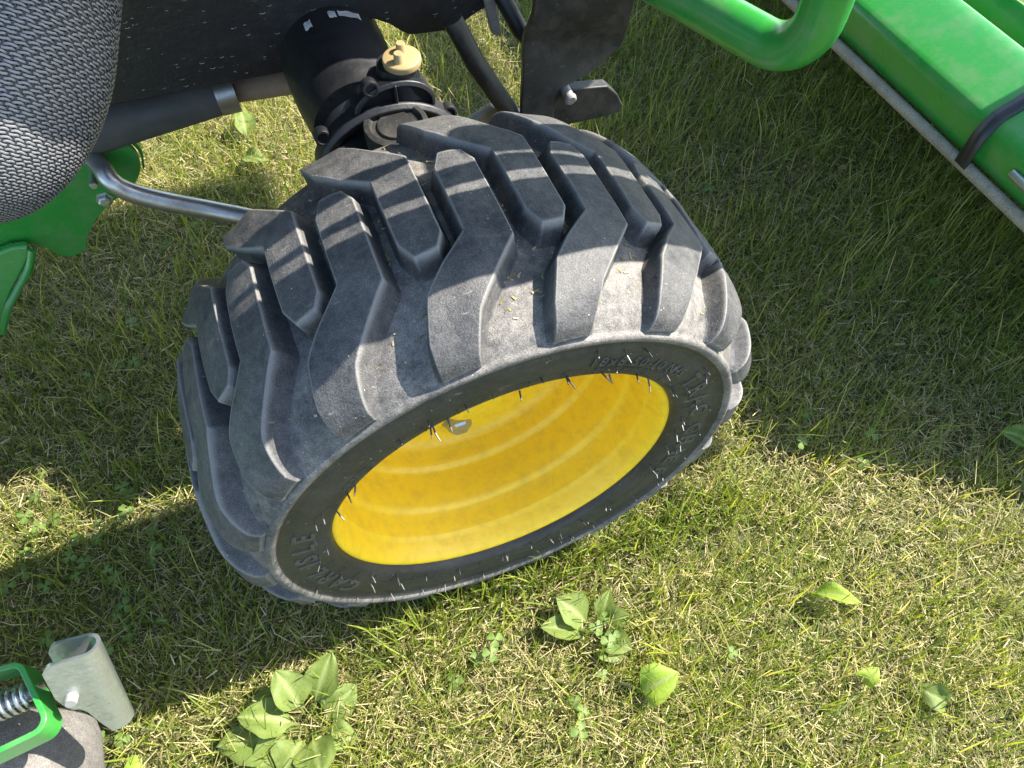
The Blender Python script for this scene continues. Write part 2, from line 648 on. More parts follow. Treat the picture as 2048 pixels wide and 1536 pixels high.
BOLT = -173.0
# rim: turned barrel, drop centre and disc
RP = [(-.0835, .1432), (-.0862, .1437), (-.0885, .1428), (-.0893, .1408), (-.0886, .1385), (-.0866, .1366), (-.0830, .1348), (-.0790, .1332), (-.0740, .1318), (-.0700, .1308), (-.0685, .1296), (-.0672, .1294),
      (-.0560, .1286), (-.0470, .1281), (-.0450, .1274), (-.0435, .1258), (-.0420, .1247), (-.0395, .1241), (-.0240, .1232), (-.0080, .1222), (-.0060, .1219), (-.0045, .1210), (-.0025, .1186), (-.0005, .1176), (.0030, .1170),
      (.0150, .1160), (.0195, .1140), (.0228, .1095), (.0240, .1040), (.0242, .0900), (.0236, .0700), (.0200, .0560), (.0180, .0500), (.0180, .0300)]
rp = [p for p in RP]
g = Geo().lathe((0, 0, 0), (0, 1, 0), rp, 160, False, True)
rim = g.obj('rim', 'yellow', wheel, sharp=50)
# back half of the rim
g = Geo().lathe((0, 0, 0), (0, 1, 0), [(.024, .1105), (.04, .119), (.056, .1288), (.07, .131), (.083, .1348), (.0893, .1408), (.0862, .1437), (.0835, .1432)], 96)
g.obj('inner_rim', 'yellow', wheel, sharp=50)
for k in range(4):
    w = R(BOLT+90*k)
    c = Vector((.083*math.sin(w), .024, .083*math.cos(w)))
    g = Geo().lathe(c, (0, -1, 0), [(0, .0155), (.002, .0155), (.0025, .0130), (.0100, .0118), (.0120, .0095)], 6, False, True)
    g.obj('wheel_bolt', 'zinc', wheel, sharp=30)
g = Geo().lathe((0, .02, 0), (0, -1, 0), [(0, .040), (.012, .039), (.014, .030), (.030, .028), (.033, .022)], 40, False, True)
g.obj('hub', 'yellow', wheel, sharp=40)

# raised sidewall lettering
def sidewall_text(txt, size, r, th0, step, y=-.0983, off=0.0):
    th = th0
    out = Geo()
    for ch in txt:
        if ch != ' ':
            cu = bpy.data.curves.new('letter', 'FONT')
            cu.body = ch
            cu.size = size
            cu.extrude = .0010
            cu.offset = off
            cu.bevel_depth = .0002
            cu.resolution_u = 3
            cu.align_x = 'CENTER'
            to = bpy.data.objects.new('letter', cu)
            COL.objects.link(to)
            bpy.context.view_layer.update()
            lm = bpy.data.meshes.new_from_object(to.evaluated_get(bpy.context.evaluated_depsgraph_get()))
            w = R(th)
            rt = Vector((math.cos(w), 0, -math.sin(w)))
            up = Vector((math.sin(w), 0, math.cos(w)))
            nn = Vector((0, -1, 0))
            base = up*r+Vector((0, y, 0))
            out.add([base+rt*v.co.x+up*v.co.y+nn*v.co.z for v in lm.vertices], [tuple(p.vertices) for p in lm.polygons])
            bpy.data.objects.remove(to)
            bpy.data.meshes.remove(lm)
            bpy.data.curves.remove(cu)
        th += step*(0.62 if ch in '.I -' else 1.0)
    return out


for txt, size, r, th0, step, off in (("CARLISLE", .0225, .1570, -116.5, 6.6, .0004), ("TRAC CHIEF", .0215, .1560, 59.5, 7.0, .0004),
                                     ("18x8.50-10 NHS", .0120, .1585, 19.5, 2.75, .0)):
    me = sidewall_text(txt, size, r, th0, step, off=off)
    me.obj('sidewall_lettering', 'lettering', wheel, smooth=False)

g = Geo()
for th0, n_, r in ((22, 34, .1535), (-52, 22, .1575), (-50, 18, .1535), (-143, 14, .1600), (-141, 12, .1560), (128, 16, .1600)):
    for k in range(n_):
        if random.random() < .12:
            continue
        w = R(th0+k*.72)
        up = Vector((math.sin(w), 0, math.cos(w)))
        rt = Vector((math.cos(w), 0, -math.sin(w)))
        b = up*r+Vector((0, -.0982, 0))
        sl = random.uniform(-.0008, .0008)
        g.tube([b+rt*sl, b+up*random.uniform(.0014, .0024)-rt*sl], .00032, 4)
tag(g.obj('small_print_ridges', 'lettering', wheel), kind='stuff')

# moulding hairs standing out of the sidewall
g = Geo()
for r, th_list in ((.1475, np.arange(-180, 180, 6.2)), (.1575, np.arange(-180, 180, 9.5)), (.1735, np.arange(20, 175, 7.5)), (.1790, np.arange(-170, -95, 11.0))):
    for th in th_list:
        if random.random() < .30:
            continue
        th = th+random.uniform(-4.5, 4.5)
        rr = r+random.uniform(-.002, .002)
        w = R(th)
        p = Vector((rr*math.sin(w), -.0965, rr*math.cos(w)))
        L = random.uniform(.006, .0115)
        d = Vector((random.uniform(-.4, .4), -1, random.uniform(-.45, .25))).normalized()
        b = d+Vector((random.uniform(-.2, .2), 0, random.uniform(-.2, .1)))
        g.tube([p, p+d*L*.55, p+d*L*.55+b.normalized()*L*.45], [.00068, .0006, .00045], 5)
tag(g.obj('rubber_hair', 'hair', wheel), kind='stuff')
# fine ribs round the bead and thin joints
g = Geo()
for k in range(40):
    w = R(9*k+4)
    a = Vector((math.sin(w), 0, math.cos(w)))
    g.tube([a*.1475+Vector((0, -.0970, 0)), a*.1545+Vector((0, -.0979, 0))], .0004, 5)
g.obj('bead_rib', 'sidewall', wheel)['kind'] = 'stuff'

# ------------------------------------------------------------------ frame rail
RY = .27


def xz(L, y):
    return [(a, y, b) for a, b in L]


arch = [(-.0585, .3715), (-.0540, .3800), (-.0440, .3905), (-.0300, .3990), (-.0130, .4045), (.0050, .4045), (.0200, .4005), (.0320, .3935), (.0415, .3845), (.0470, .3805),
        (.0530, .3790), (.0830, .3760), (.0950, .3785), (.1060, .3845), (.1180, .3890), (.1290, .3945), (.1350, .4040), (.1400, .4400), (.1400, .600)]
rail_pts = [(-1.1, .600), (-1.1, .395), (-.36, .3775), (-.20, .3775)]+arch
g = Geo().prism(xz(rail_pts, RY), (0, .014, 0))
tpart(g.obj('frame_rail', 'rail', bevel=.0016))
# engine block and sump behind the rail
g = Geo()
g.box((-1.1, .2842, .43), (.08, .54, .60))
tpart(g.obj('engine_block', 'black_metal', bevel=.01))
# bonnet, unseen above the frame; nose and width set by the shade it casts
hp = [(-1.15, .602), (.48, .602), (.52, .66), (.50, .80), (.38, .88), (-1.15, .95)]
g = Geo().prism(xz(hp, .198), (0, .40, 0))
tpart(g.obj('bonnet', 'green', bevel=.02, seg=3))
# drive shaft with its grey guard
sh0, sh1 = at(235, 232, y=.34), at(620, 160, y=.34)
ax = (sh1-sh0).normalized()
a0 = sh0-ax*.25
shaft = tpart(Geo().tube([at(470, 180, y=.34), sh1+ax*.03], .0115, 20).obj('drive_shaft', 'rust'))
G0 = [at(190, 252, y=.34), at(438, 190, y=.34)]
dz = Vector((0, 0, .020))
g = Geo().tube([G0[0]-ax*.3, G0[0], G0[1]], [.031, .024, .018], 24)
o = g.obj('shaft_guard', 'dusty_black')
o.data.materials.clear()
o.data.materials.append(MAT['guard_grey'])
tpart(o)
tpart(Geo().tube([at(432, 190, y=.338), at(470, 181, y=.338)], .0192, 24).obj('clamp_band', 'steel'))

# ------------------------------------------------------------------ axle housing, knuckle, cap
g = Geo()
g.lathe((-.020, .52, .374), (0, -1, 0), [(0, .046), (.25, .046), (.27, .0455), (.30, .0445), (.325, .042), (.345, .040)], 48, True, True)
ax_h = tpart(g.obj('axle_housing', 'black_metal', sharp=50))
FC = at(803, 118, y=.172)
g = Geo()                                   # casting that carries the filler neck
g.lathe((FC.x-.004, FC.y+.003, FC.z-.058), (0, 0, 1), [(-.03, .027), (.012, .0255), (.026, .0215), (.036, .0178), (.0545, .0150)], 32, False, True)
o = g.obj('filler_neck', 'black_metal', sharp=50)
o.parent = ax_h
g = Geo().lathe(FC, (-.03, -.05, 1), [(-.004, .0130), (-.0030, .0144), (.0006, .0146), (.0016, .0142), (.0021, .0134)], 40, True, True)
o = g.obj('filler_cap', 'tan', sharp=40)
o.parent = ax_h
for dx, dy in ((-.0030, -.0046), (.0022, .0068)):
    g = Geo().lathe(FC+Vector((dx, dy, .0020)), (-.03, -.05, 1), [(-.001, .0050), (.0008, .0038), (.0060, .0035), (.0068, .0030)], 24, False, True)
    o = g.obj('cap_post', 'tan', sharp=40)
    o.parent = ax_h
# worn white paint marks on the housing
def shell_patch(x0, x1, y0, y1, n=8):
    c = Vector((-.020, 0, .374))
    v, f = [], []
    for i in range(n+1):
        x = x0+(x1-x0)*i/n
        for y in (y0, y1):
            s = .0462
            v.append((x, y+random.uniform(-.001, .001), c.z+math.sqrt(max(1e-6, s*s-(x-c.x)**2))))
    for i in range(n):
        f.append((2*i, 2*i+2, 2*i+3, 2*i+1))
    return v, f
for x0, x1, y0, y1 in ((-.040, -.034, .262, .272), (-.019, -.013, .2655, .2745), (-.011, .006, .266, .2745)):
    v, f = shell_patch(x0, x1, y0-.012, y1-.012)
    o = obj('paint_mark', v, f, 'label_white', smooth=False)
    o.parent = ax_h

# knuckle: eared flange with two pockets, in front of the housing
def ears(cx, cz, w, h, n=48, p=2.4, droop=.014):
    out = []
    for k in range(n):
        a = 2*PI*k/n
        c, s = math.cos(a), math.sin(a)
        x = w*math.copysign(abs(c)**(2/p), c)
        z = h*math.copysign(abs(s)**(2/p), s)
        out.append((cx+x, cz+z-droop*(x/w)**2))
    return out
g = Geo()
outer = ears(-.0045, .374, .0605, .0300, 64, 2.3, .016)
inner = ears(-.0045, .3730, .0535, .0225, 64, 2.3, .016)
n = len(outer)
yf, yb, yp = .1500, .1690, .1585
mid_ = [((a[0]*.6+b[0]*.4), (a[1]*.6+b[1]*.4)) for a, b in zip(outer, inner)]
v = [(a, yb, b) for a, b in outer]+[(a, yf+.0035, b) for a, b in outer]+[(a, yf, b) for a, b in mid_]+[(a, yf+.0012, b) for a, b in inner]+[(a, yp, b) for a, b in inner]
f = []
for L in range(4):
    for k in range(n):
        f.append((L*n+k, L*n+(k+1) % n, (L+1)*n+(k+1) % n, (L+1)*n+k))
f.append(tuple(range(n)))
f.append(tuple(4*n+k for k in range(n)))
g.add(v, f)
# body swelling from the housing to the flange
for (y_a, w_a, h_a, z_a), (y_b, w_b, h_b, z_b) in (((.168, .052, .026, .3715), (.182, .040, .034, .375)), ((.182, .040, .034, .375), (.205, .040, .040, .375))):
    e0 = ears(-.009, z_a, w_a, h_a, 48, 2.4, .010)
    e1 = ears(-.012, z_b, w_b, h_b, 48, 2.4, .004)
    g.add([(a, y_a, b) for a, b in e0]+[(a, y_b, b) for a, b in e1], [(k, (k+1) % 48, 48+(k+1) % 48, 48+k) for k in range(48)])
# brow: a stepped boss above the flange with a rounded upper rim
bo = ears(.0040, .4030, .0320, .0165, 48, 2.6, .006)
bi = ears(.0040, .4020, .0285, .0135, 48, 2.6, .006)
v = [(a, .190, b-.006) for a, b in bo]+[(a, .1565, b) for a, b in bo]+[(a, .1545, b) for a, b in bi]+[(a, .1590, b) for a, b in bi]
f = []
for L in range(3):
    for k in range(48):
        f.append((L*48+k, L*48+(k+1) % 48, (L+1)*48+(k+1) % 48, (L+1)*48+k))
f.append(tuple(3*48+k for k in range(48)))
g.add(v, f)
# rib between the pockets
g.prism([(-.0065, .1515, .398), (.0045, .1515, .398), (.0055, .1515, .352), (-.0085, .1515, .352)], (0, .010, 0))
g.prism([(.004, .1535, .417), (.0065, .1535, .418), (.0065, .1535, .392), (.004, .1535, .392)], (0, .010, 0))
kn = tpart(g.obj('steering_knuckle', 'black_metal', sharp=40, bevel=.0012))
for px, py, yy in ((648, 284, .1555), (744, 187, .1545), (901, 234, .1555)):
    c = at(px, py, y=yy)
    g = Geo().lathe(c+Vector((0, .010, 0)), (0, -1, .25), [(0, .0066), (.0085, .0064), (.0096, .0058), (.0097, .0044), (.007, .0038)], 20, False, True)
    o = g.obj('knuckle_bolt', 'black_metal', sharp=40)
    o.parent = kn
KP = Vector((-.001, .1395, .398))
g = Geo().lathe(KP, (0, -.08, 1), [(-.23, .019), (-.03, .020), (-.016, .022), (-.0155, .0245), (-.003, .0250), (-.0005, .0243), (.0000, .0205), (-.0015, .0200), (-.0035, .0185), (-.0035, .0150), (-.0015, .0140)], 48, True, True)
o = g.obj('king_pin_cover', 'dusty_black', sharp=30)
o.parent = kn
g = Geo().tube([(-.01, .30, .23), (-.005, .17, .225), (-.003, .10, .222), (0, .03, .222)], [.05, .05, .045, .04], 32)
g.tube([(-.028, .145, .38), (-.025, .15, .30), (-.015, .15, .22)], [.020, .030, .040], 24)
tpart(g.obj('gear_case', 'black_metal', sharp=60))
# ------------------------------------------------------------------ rods and front bracket
tpart(Geo().tube([at(905, 40, y=.235), at(952, 128, y=.225), at(1015, 218, y=.215), at(1030, 250, y=.215)], .0088, 20).obj('steering_rod', 'dusty_black'))
tpart(Geo().tube([at(1000, -15, y=.26), at(1040, 60, y=.24), at(1075, 95, y=.235)], .0075, 18).obj('pipe_or_shade_bar', 'black_metal'))  # black pipe of the tractor itself
g = Geo().prism([at(968, 0, y=.262), at(990, -8, y=.262), at(1004, 66, y=.262), at(996, 73, y=.262), at(984, 68, y=.262)], (0, .006, 0))
tpart(g.obj('stop_tab', 'dull_steel', bevel=.0012))
g = Geo().prism([at(930, 250, y=.23), at(985, 214, y=.23), at(1045, 224, y=.23), at(1045, 265, y=.23), at(930, 265, y=.23)], (0, .008, 0))
tpart(g.obj('tie_rod_end', 'dull_steel', bevel=.002))
# bracket: a plate bent once, with a foot
def bent_plate(rows, th):
    """rows: list of lists of points, front skin; given a thickness backwards"""
    g = Geo()
    nrow, ncol = len(rows), len(rows[0])
    v = [Vector(p) for r_ in rows for p in r_]
    v2 = [p+Vector(th) for p in v]
    f = []
    for i in range(nrow-1):
        for k in range(ncol-1):
            a = i*ncol+k
            f.append((a, a+1, a+ncol+1, a+ncol))
            b = a+nrow*ncol
            f.append((b, b+ncol, b+ncol+1, b+1))
    N = nrow*ncol
    for k in range(ncol-1):
        f.append((k, N+k, N+k+1, k+1))
        a = (nrow-1)*ncol+k
        f.append((a, a+1, N+a+1, N+a))
    for i in range(nrow-1):
        a = i*ncol
        f.append((a, a+ncol, N+a+ncol, N+a))
        a = i*ncol+ncol-1
        f.append((a, N+a, N+a+ncol, a+ncol))
    g.add(v+v2, f)
    return g
rows = []
for (yl, tw_, pl, pr) in ((.196, .012, (1075, -40), (1275, -40)), (.198, .012, (1068, 30), (1266, 18)), (.200, .011, (1060, 52), (1258, 50)), (.2075, .008, (1052, 66), (1250, 72)), (.2090, .006, (1048, 85), (1240, 95)), (.207, .004, (1047, 130), (1205, 128)),
                          (.205, .003, (1046, 165), (1160, 158)), (.203, .002, (1044, 205), (1120, 178)), (.202, .001, (1044, 235), (1108, 205)), (.201, 0, (1044, 262), (1108, 262))):
    rows.append([at(pl[0]+(pr[0]-pl[0])*k/6, pl[1]+(pr[1]-pl[1])*k/6, y=yl+tw_*(.5-k/6)) for k in range(7)])
br = tpart(bent_plate(rows, (0, .006, 0)).obj('front_bracket', 'dusty_black', bevel=.001, sharp=50))
foot = [(1100, 186), (1130, 180), (1180, 175), (1216, 172), (1236, 190), (1246, 210), (1238, 226), (1200, 236), (1150, 247), (1100, 258)]
o = Geo().prism([at(px, py, y=.203) for px, py in foot], (0, .012, 0)).obj('bracket_foot', 'dusty_black', bevel=.0015)
o.parent = br
pc = at(1142, 200, y=.190)
o = Geo().lathe(pc, (.02, 1, .12), [(-.0015, .0040), (0, .0056), (.002, .0058), (.003, .0046), (.024, .0046)], 24, True, True).obj('pin', 'rust')
o.data.materials.clear()
o.data.materials.append(MAT['dull_steel'])
o.parent = br

# green bumper tube: a cross tube that turns straight up
ZB = .44
p0, p1 = at(1310, -40, z=ZB), at(1540, 92, z=ZB)
dirh = (p1-p0).normalized()
cor = at(1606, 128, z=ZB)
path = [p0-dirh*.12, p0]
rb = .036
a = cor-dirh*rb
for k in range(0, 13):
    w = PI/2*k/12
    path.append(a+dirh*(rb*math.sin(w))+Vector((0, 0, rb*(1-math.cos(w)))))
path.append(path[-1]+Vector((0, 0, .22)))
tpart(Geo().tube(path, .0168, 28).obj('bumper_tube', 'green'))

# ------------------------------------------------------------------ woven hose sleeve
BA = at(-30, -260, y=.195)
BB = at(-46, 446, y=.055)
bax = (BB-BA).normalized()
BL = (BB-BA).length
bu = (Vector((1, 0, 0))-bax*bax.x).normalized()
bw = bax.cross(bu)
RMAX = .0720


def bag_r(t):
    """radius at distance t down the bag"""
    q = max(0.0, (t-BL*.46)/(BL*.54))
    return RMAX*(1-.22*t/BL)*(1-.06*(1-t/BL)**2)*max(0.0, 1-q**2.15)**.5


tt = [BL*(1-(1-k/600)**1.6) for k in range(601)]
mer = [(t, bag_r(t)) for t in tt]
seglen = [0.0]
for i in range(1, len(mer)):
    seglen.append(seglen[-1]+math.hypot(mer[i][0]-mer[i-1][0], mer[i][1]-mer[i-1][1]))
TOT = seglen[-1]
seg_np = np.array(seglen)
mer_t = np.array([m_[0] for m_ in mer])
mer_r = np.array([m_[1] for m_ in mer])


def sleeve_pt(s, a, off):
    t = float(np.interp(s, seg_np, mer_t))
    r0 = float(np.interp(s, seg_np, mer_r))
    rr = r0*(1+.012*math.sin(3*a+22*s)+.012*math.sin(2*a-9*s+1))+off
    return BA+bax*t+(bu*math.cos(a)+bw*math.sin(a))*rr


sleeve = tpart(Geo().lathe(BA, bax, [(t, max(.0005, r*.962)) for t, r in mer[::12]]+[(BL*.995, .0005)], 64).obj('hose_sleeve', 'dark_inside'))
g = Geo()
NA = 210
DS = .0020
NR = int((TOT-.006)/DS)
def over(i, j):                       # broken twill: weft floats over three warps, then dips under one
    blk = (j//1) % 4
    sft = (0, 2, 1, 3)[blk]
    return (i+sft) % 4 != 0
verts, faces = [], []
def ribbon(pts_s, pts_a, offs, half_w, along):
    """flat strand; three vertices across"""
    n0 = len(verts)
    m = len(pts_s)
    for s, a, o_ in zip(pts_s, pts_a, offs):
        for q, dz_ in ((-1, -.00022), (0, .00006), (1, -.00022)):
            if along:
                verts.append(sleeve_pt(s, a+q*half_w/RMAX, o_+dz_))
            else:
                verts.append(sleeve_pt(s+q*half_w, a, o_+dz_))
    for i in range(m-1):
        for q in range(2):
            b = n0+i*3+q
            faces.append((b, b+1, b+4, b+3))
A_LO, A_HI = 0, NA
for j in range(NR):
    s = (j+.5)*DS
    ps, pa, po = [], [], []
    for i in range(NA*2+1):
        a = 2*PI*(i/2)/NA
        o1 = .00032 if over(i//2, j) else -.00042
        if i % 2:
            o2 = .00032 if over(i//2+1, j) else -.00042
            o1 = (o1+o2)/2+(.0002 if o1 > 0 and o2 > 0 else 0)
        ps.append(s+.00022*math.sin(i*.9+j))
        pa.append(a)
        po.append(o1)
    ribbon(ps, pa, po, .00062, False)
N_WEFT = len(faces)
for i in range(NA):
    ps, pa, po = [], [], []
    for j in range(NR):
        ps.append((j+.5)*DS)
        pa.append(2*PI*i/NA+.010*math.sin(j*2.1+i))
        po.append(-.00035 if over(i, j) else .00045)
    ribbon(ps, pa, po, .00066, True)
me = mesh_py('woven_strand', verts, faces)
me.materials.append(MAT['nylon'])
me.materials.append(MAT['nylon_dark'])
me.polygons.foreach_set('material_index', (np.arange(len(me.polygons)) >= N_WEFT).astype(np.int32))
o = link('woven_strand', me, None, sleeve, True, None)
o.matrix_parent_inverse = Matrix.Identity(4)
o['kind'] = 'stuff'

# ================================================================== FRONT IMPLEMENT (right)
blade = empty('front_blade', (.6, .3, 0))
tag(blade, 'green steel front blade with ribbed cross beam, black cable tie and thin grey rod', 'blade')
BI = Matrix.Translation((-.6, -.3, 0))


def bpart(o, par=None):
    o.parent = par or blade
    if par is None:
        o.matrix_parent_inverse = BI
    return o


Y0, Y1 = -.062, .95
sec = [(.566, .358), (.560, .3655), (.548, .3630), (.540, .3575), (.503, .3435), (.4965, .3385), (.4945, .331), (.4965, .305), (.502, .297), (.515, .292), (.566, .292)]
beam = bpart(Geo().prism([(x, Y0, z) for x, z in sec], (0, Y1-Y0, 0)).obj('cross_beam', 'green', bevel=.004, seg=3))
pan = [(.90, .01), (.80, .07), (.72, .14), (.668, .21), (.640, .27), (.638, .315), (.640, .332), (.650, .341)]
g = Geo()
v, f = [], []
for (x, z) in pan:
    w_ = -.7054*x+.7071*z
    ye = float(np.interp(-w_, [.19, .217, .266, .315, .374, .5, .7], [-.02, -.05, -.085, -.126, -.183, -.28, -.40]))
    xg = (.021-w_)/.705
    ye = ye-.07*xg+.0105*(xg-x)
    v += [(x, ye, z), (x, 1.0, z), (x+.006, ye, z-.002), (x+.006, 1.0, z-.002)]
for i in range(len(pan)-1):
    a, b = 4*i, 4*(i+1)
    f += [(a, b, b+1, a+1), (a+2, a+3, b+3, b+2), (a, a+2, b+2, b), (a+1, b+1, b+3, a+3)]
f += [(0, 1, 3, 2), (4*len(pan)-4, 4*len(pan)-2, 4*len(pan)-1, 4*len(pan)-3)]
g.add(v, f)
bpart(g.obj('blade_panel', 'green', sharp=60))
bpart(Geo().tube([(.4900, .75, .2985), (.4900, -.10, .2985)], .0056, 18).obj('lift_rod', 'rod_grey'))
# cable tie: a thin flat strap round beam and rod
loop = [(.5685, .350), (.5680, .362), (.560, .3672), (.547, .3647), (.539, .3592), (.502, .3452), (.4950, .3395), (.4875, .330), (.4845, .300), (.488, .2925), (.50, .289)]
g = Geo()
v, f = [], []
for k, (x, z) in enumerate(loop):
    sh = -.018*(k/len(loop))+.012
    y0 = .020+sh
    v += [(x, y0-.0068, z), (x, y0+.0068, z)]
for i in range(len(loop)-1):
    f.append((2*i, 2*i+1, 2*i+3, 2*i+2))
g.add(v, f)
o = bpart(g.obj('cable_tie', 'strap', beam, sharp=70), beam)
md = o.modifiers.new('solid', 'SOLIDIFY')
md.thickness = .0016
# clip and slot at the beam's end
bpart(Geo().box((.545, -.004, .3640), (.560, .020, .373)).obj('clip', 'zinc', beam, bevel=.001), beam)
bpart(Geo().tube([(.4925, -.022, .322), (.4885, -.10, .322)], .0042, 14).obj('slot_pin', 'steel', beam), beam)

# ================================================================== SHADE BARS above the wheel (unseen, added to shade the tyre and sleeve)
added_rig = empty('shade_bars', (.3, -.03, .70))
tag(added_rig, 'unseen green slab and flat steel bars added above the front wheel for their shade', 'shade bars')
LI = Matrix.Translation((-.3, .03, -.70))


def slab(lo_edge, hi_edge, d, th, name, mat, turned=True):
    """a bar whose two long edges are given as (u,w) in the sun's frame"""
    def uu(u, w):      # edges were measured on the tyre with the sun 3.4 degrees further round
        return u-.059*min(.2, max(-.15, (.304-w)/.705))
    if turned:
        lo_edge = [(uu(u, w), w) for u, w in lo_edge]
        hi_edge = [(uu(u, w), w) for u, w in hi_edge]
    pts = [sunpt(u, w, d+(.45-w)*.75) for u, w in lo_edge]+[sunpt(u, w, d+(.45-w)*.75) for u, w in reversed(hi_edge)]
    o = Geo().prism(pts, SUN*th).obj(name, mat, bevel=.0015)
    o.parent = added_rig
    o.matrix_parent_inverse = LI
    return o


slab([(-.020, -.19), (-.020, .02), (-.038, .17), (-.054, .25), (-.063, .29), (-.067, .335), (-.078, .36), (-.12, .40), (-.15, .50)],
     [(.060, -.19), (.050, .02), (.024, .17), (.008, .25), (.000, .29), (-.006, .335), (-.009, .36), (-.012, .40), (-.03, .50)], .47, .03, 'shade_slab', 'green')  # added slab, outlined by the shade edges on the tread
slab([(.034, .17), (.0190, .235), (.0105, .28), (.002, .32), (-.001, .36), (-.003, .43)],
     [(.048, .17), (.029, .235), (.0275, .28), (.0195, .32), (.007, .36), (-.001, .43)], .47, .012, 'pipe_or_shade_bar', 'steel')  # added flat bar, shaped to leave light strips on the tread
slab([(.064, .17), (.0485, .235), (.043, .28), (.0355, .32), (.0215, .36), (.012, .43)],
     [(.085, .17), (.070, .235), (.051, .28), (.038, .32), (.041, .36), (.043, .43)], .47, .012, 'pipe_or_shade_bar', 'steel')  # second added bar, bounding the next light strip
slab([(.085, .462), (.066, .484), (.058, .494), (.055, .506), (.053, .521), (.050, .60)], [(.250, .462), (.250, .484), (.250, .494), (.250, .506), (.250, .521), (.250, .60)], .47, .012, 'sleeve_shade_plate', 'green', False)  # added plate, cut to the shade line on the woven sleeve

# ================================================================== MOWER DECK (left)
deck = empty('mower_deck', (-.6, .1, 0))
tag(deck, 'green mower deck corner with latch handle, grey gauge wheel and steel lift rod', 'mower deck')
DI = Matrix.Translation((.6, -.1, 0))


def dpart(o, par=None):
    o.parent = par or deck
    if par is None:
        o.matrix_parent_inverse = DI
    return o


PY = .33
out = smooth_path([Vector((a, PY, b)) for a, b in [(-.262, .318), (-.240, .312), (-.223, .300), (-.217, .284), (-.222, .266), (-.236, .249)]], 5)
out += smooth_path([Vector((a, PY, b)) for a, b in [(-.240, .246), (-.262, .238), (-.284, .222), (-.300, .205), (-.309, .188)]], 4)
out += [Vector((a, PY, b)) for a, b in [(-.326, .184), (-.3345, .190), (-.341, .205), (-.352, .214), (-.372, .212), (-.42, .20), (-.60, .18), (-.60, .32), (-.40, .33)]]
plate = dpart(Geo().prism(out, (0, .007, 0)).obj('deck_plate', 'green', bevel=.0012))
# rim of the plate that turns back at the top right
g = Geo()
rimp = [Vector((a, PY+.007, b)) for a, b in [(-.275, .322), (-.258, .321), (-.236, .314), (-.219, .301), (-.213, .284), (-.218, .264)]]
rimp = smooth_path(rimp, 5)
v, f = [], []
for p in rimp:
    v += [p, p+Vector((0, .030, 0)), p+Vector((-.003, .030, -.003)), p+Vector((-.003, 0, -.003))]
for i in range(len(rimp)-1):
    for k in range(4):
        f.append((4*i+k, 4*i+(k+1) % 4, 4*i+4+(k+1) % 4, 4*i+4+k))
g.add(v, f)
dpart(g.obj('plate_flange', 'green', plate), plate)
# lower strip with a lipped edge
L = [at(-40, 520, y=.318), at(20, 497, y=.318), at(58, 492, y=.318), at(62, 512, y=.316), at(46, 545, y=.312), at(22, 590, y=.306), at(8, 640, y=.30), at(-40, 680, y=.30)]
dpart(Geo().prism(L, (0, .008, .002)).obj('skirt_strip', 'green', plate, bevel=.003), plate)
dpart(Geo().tube(smooth_path([at(64, 500, y=.313), at(58, 535, y=.309), at(36, 578, y=.303), at(16, 618, y=.297), at(4, 665, y=.295)], 5), .0036, 12).obj('skirt_lip', 'green', plate), plate)
# bolts
for px, py, rr in ((209, 398, .0062), (186, 345, .0038)):
    c = at(px, py, y=PY)
    dpart(Geo().lathe(c, (0, -1, .1), [(0, rr*1.35), (.0012, rr*1.35), (.0014, rr), (.006, rr*.96), (.0072, rr*.7)] if rr > .005 else [(0, rr), (.022, rr), (.023, rr*.8)], 20 if rr < .005 else 6, False, True).obj('plate_bolt', 'zinc', plate, sharp=30), plate)
# lift rod
LR = [Vector((-.262, .40, .300)), Vector((-.262, .345, .297)), at(200, 330, y=.316), at(222, 362, y=.302), at(262, 385, y=.297), at(330, 403, y=.292), at(420, 420, y=.285), at(510, 438, y=.272), at(640, 470, y=.25)]
dpart(Geo().tube(smooth_path(LR, 7), .0093, 24).obj('lift_rod', 'steel'))
# deck shell, outside the picture on the left
g = Geo().prism([(-.58, -.22, .16), (-.56, -.12, .16), (-.56, .25, .16), (-.62, .36, .16), (-1.3, .50, .16), (-1.3, -.4, .16)], (0, 0, .05))
dpart(g.obj('deck_shell', 'green', bevel=.015, seg=3))
# U-shaped latch bracket of flat bar
def rounded(pts, r, n=8):
    pts = [Vector((x, y, 0)) for x, y in pts]
    out = [pts[0]]
    for k in range(1, len(pts)-1):
        a, b, c = pts[k-1], pts[k], pts[k+1]
        d0, d1 = (a-b).normalized(), (c-b).normalized()
        half = d0.angle(d1)/2
        L = r/math.tan(half)
        cen = b+(d0+d1).normalized()*(r/math.sin(half))
        s0, s1 = b+d0*L-cen, b+d1*L-cen
        for q in range(n+1):
            out.append(cen+s0.slerp(s1, q/n) if False else cen+(s0*(1-q/n)+s1*(q/n)).normalized()*r)
    return out+[pts[-1]]


ub = rounded([(-.60, -.066), (-.375, -.0895), (-.3575, -.1400), (-.60, -.1640)], .0085)
g = Geo()
v, f = [], []
for i, p in enumerate(ub):
    d = (ub[min(i+1, len(ub)-1)]-ub[max(0, i-1)]).normalized()
    nrm = Vector((-d.y, d.x, 0))*.0021
    v += [p+nrm+Vector((0, 0, .190)), p-nrm+Vector((0, 0, .190)), p-nrm+Vector((0, 0, .212)), p+nrm+Vector((0, 0, .212))]
for i in range(len(ub)-1):
    for k in range(4):
        f.append((4*i+k, 4*i+(k+1) % 4, 4*i+4+(k+1) % 4, 4*i+4+k))
f += [(0, 1, 2, 3), tuple(4*(len(ub)-1)+k for k in (3, 2, 1, 0))]
g.add(v, f)
ubr = dpart(g.obj('latch_bracket', 'green', bevel=.0009, sharp=40))
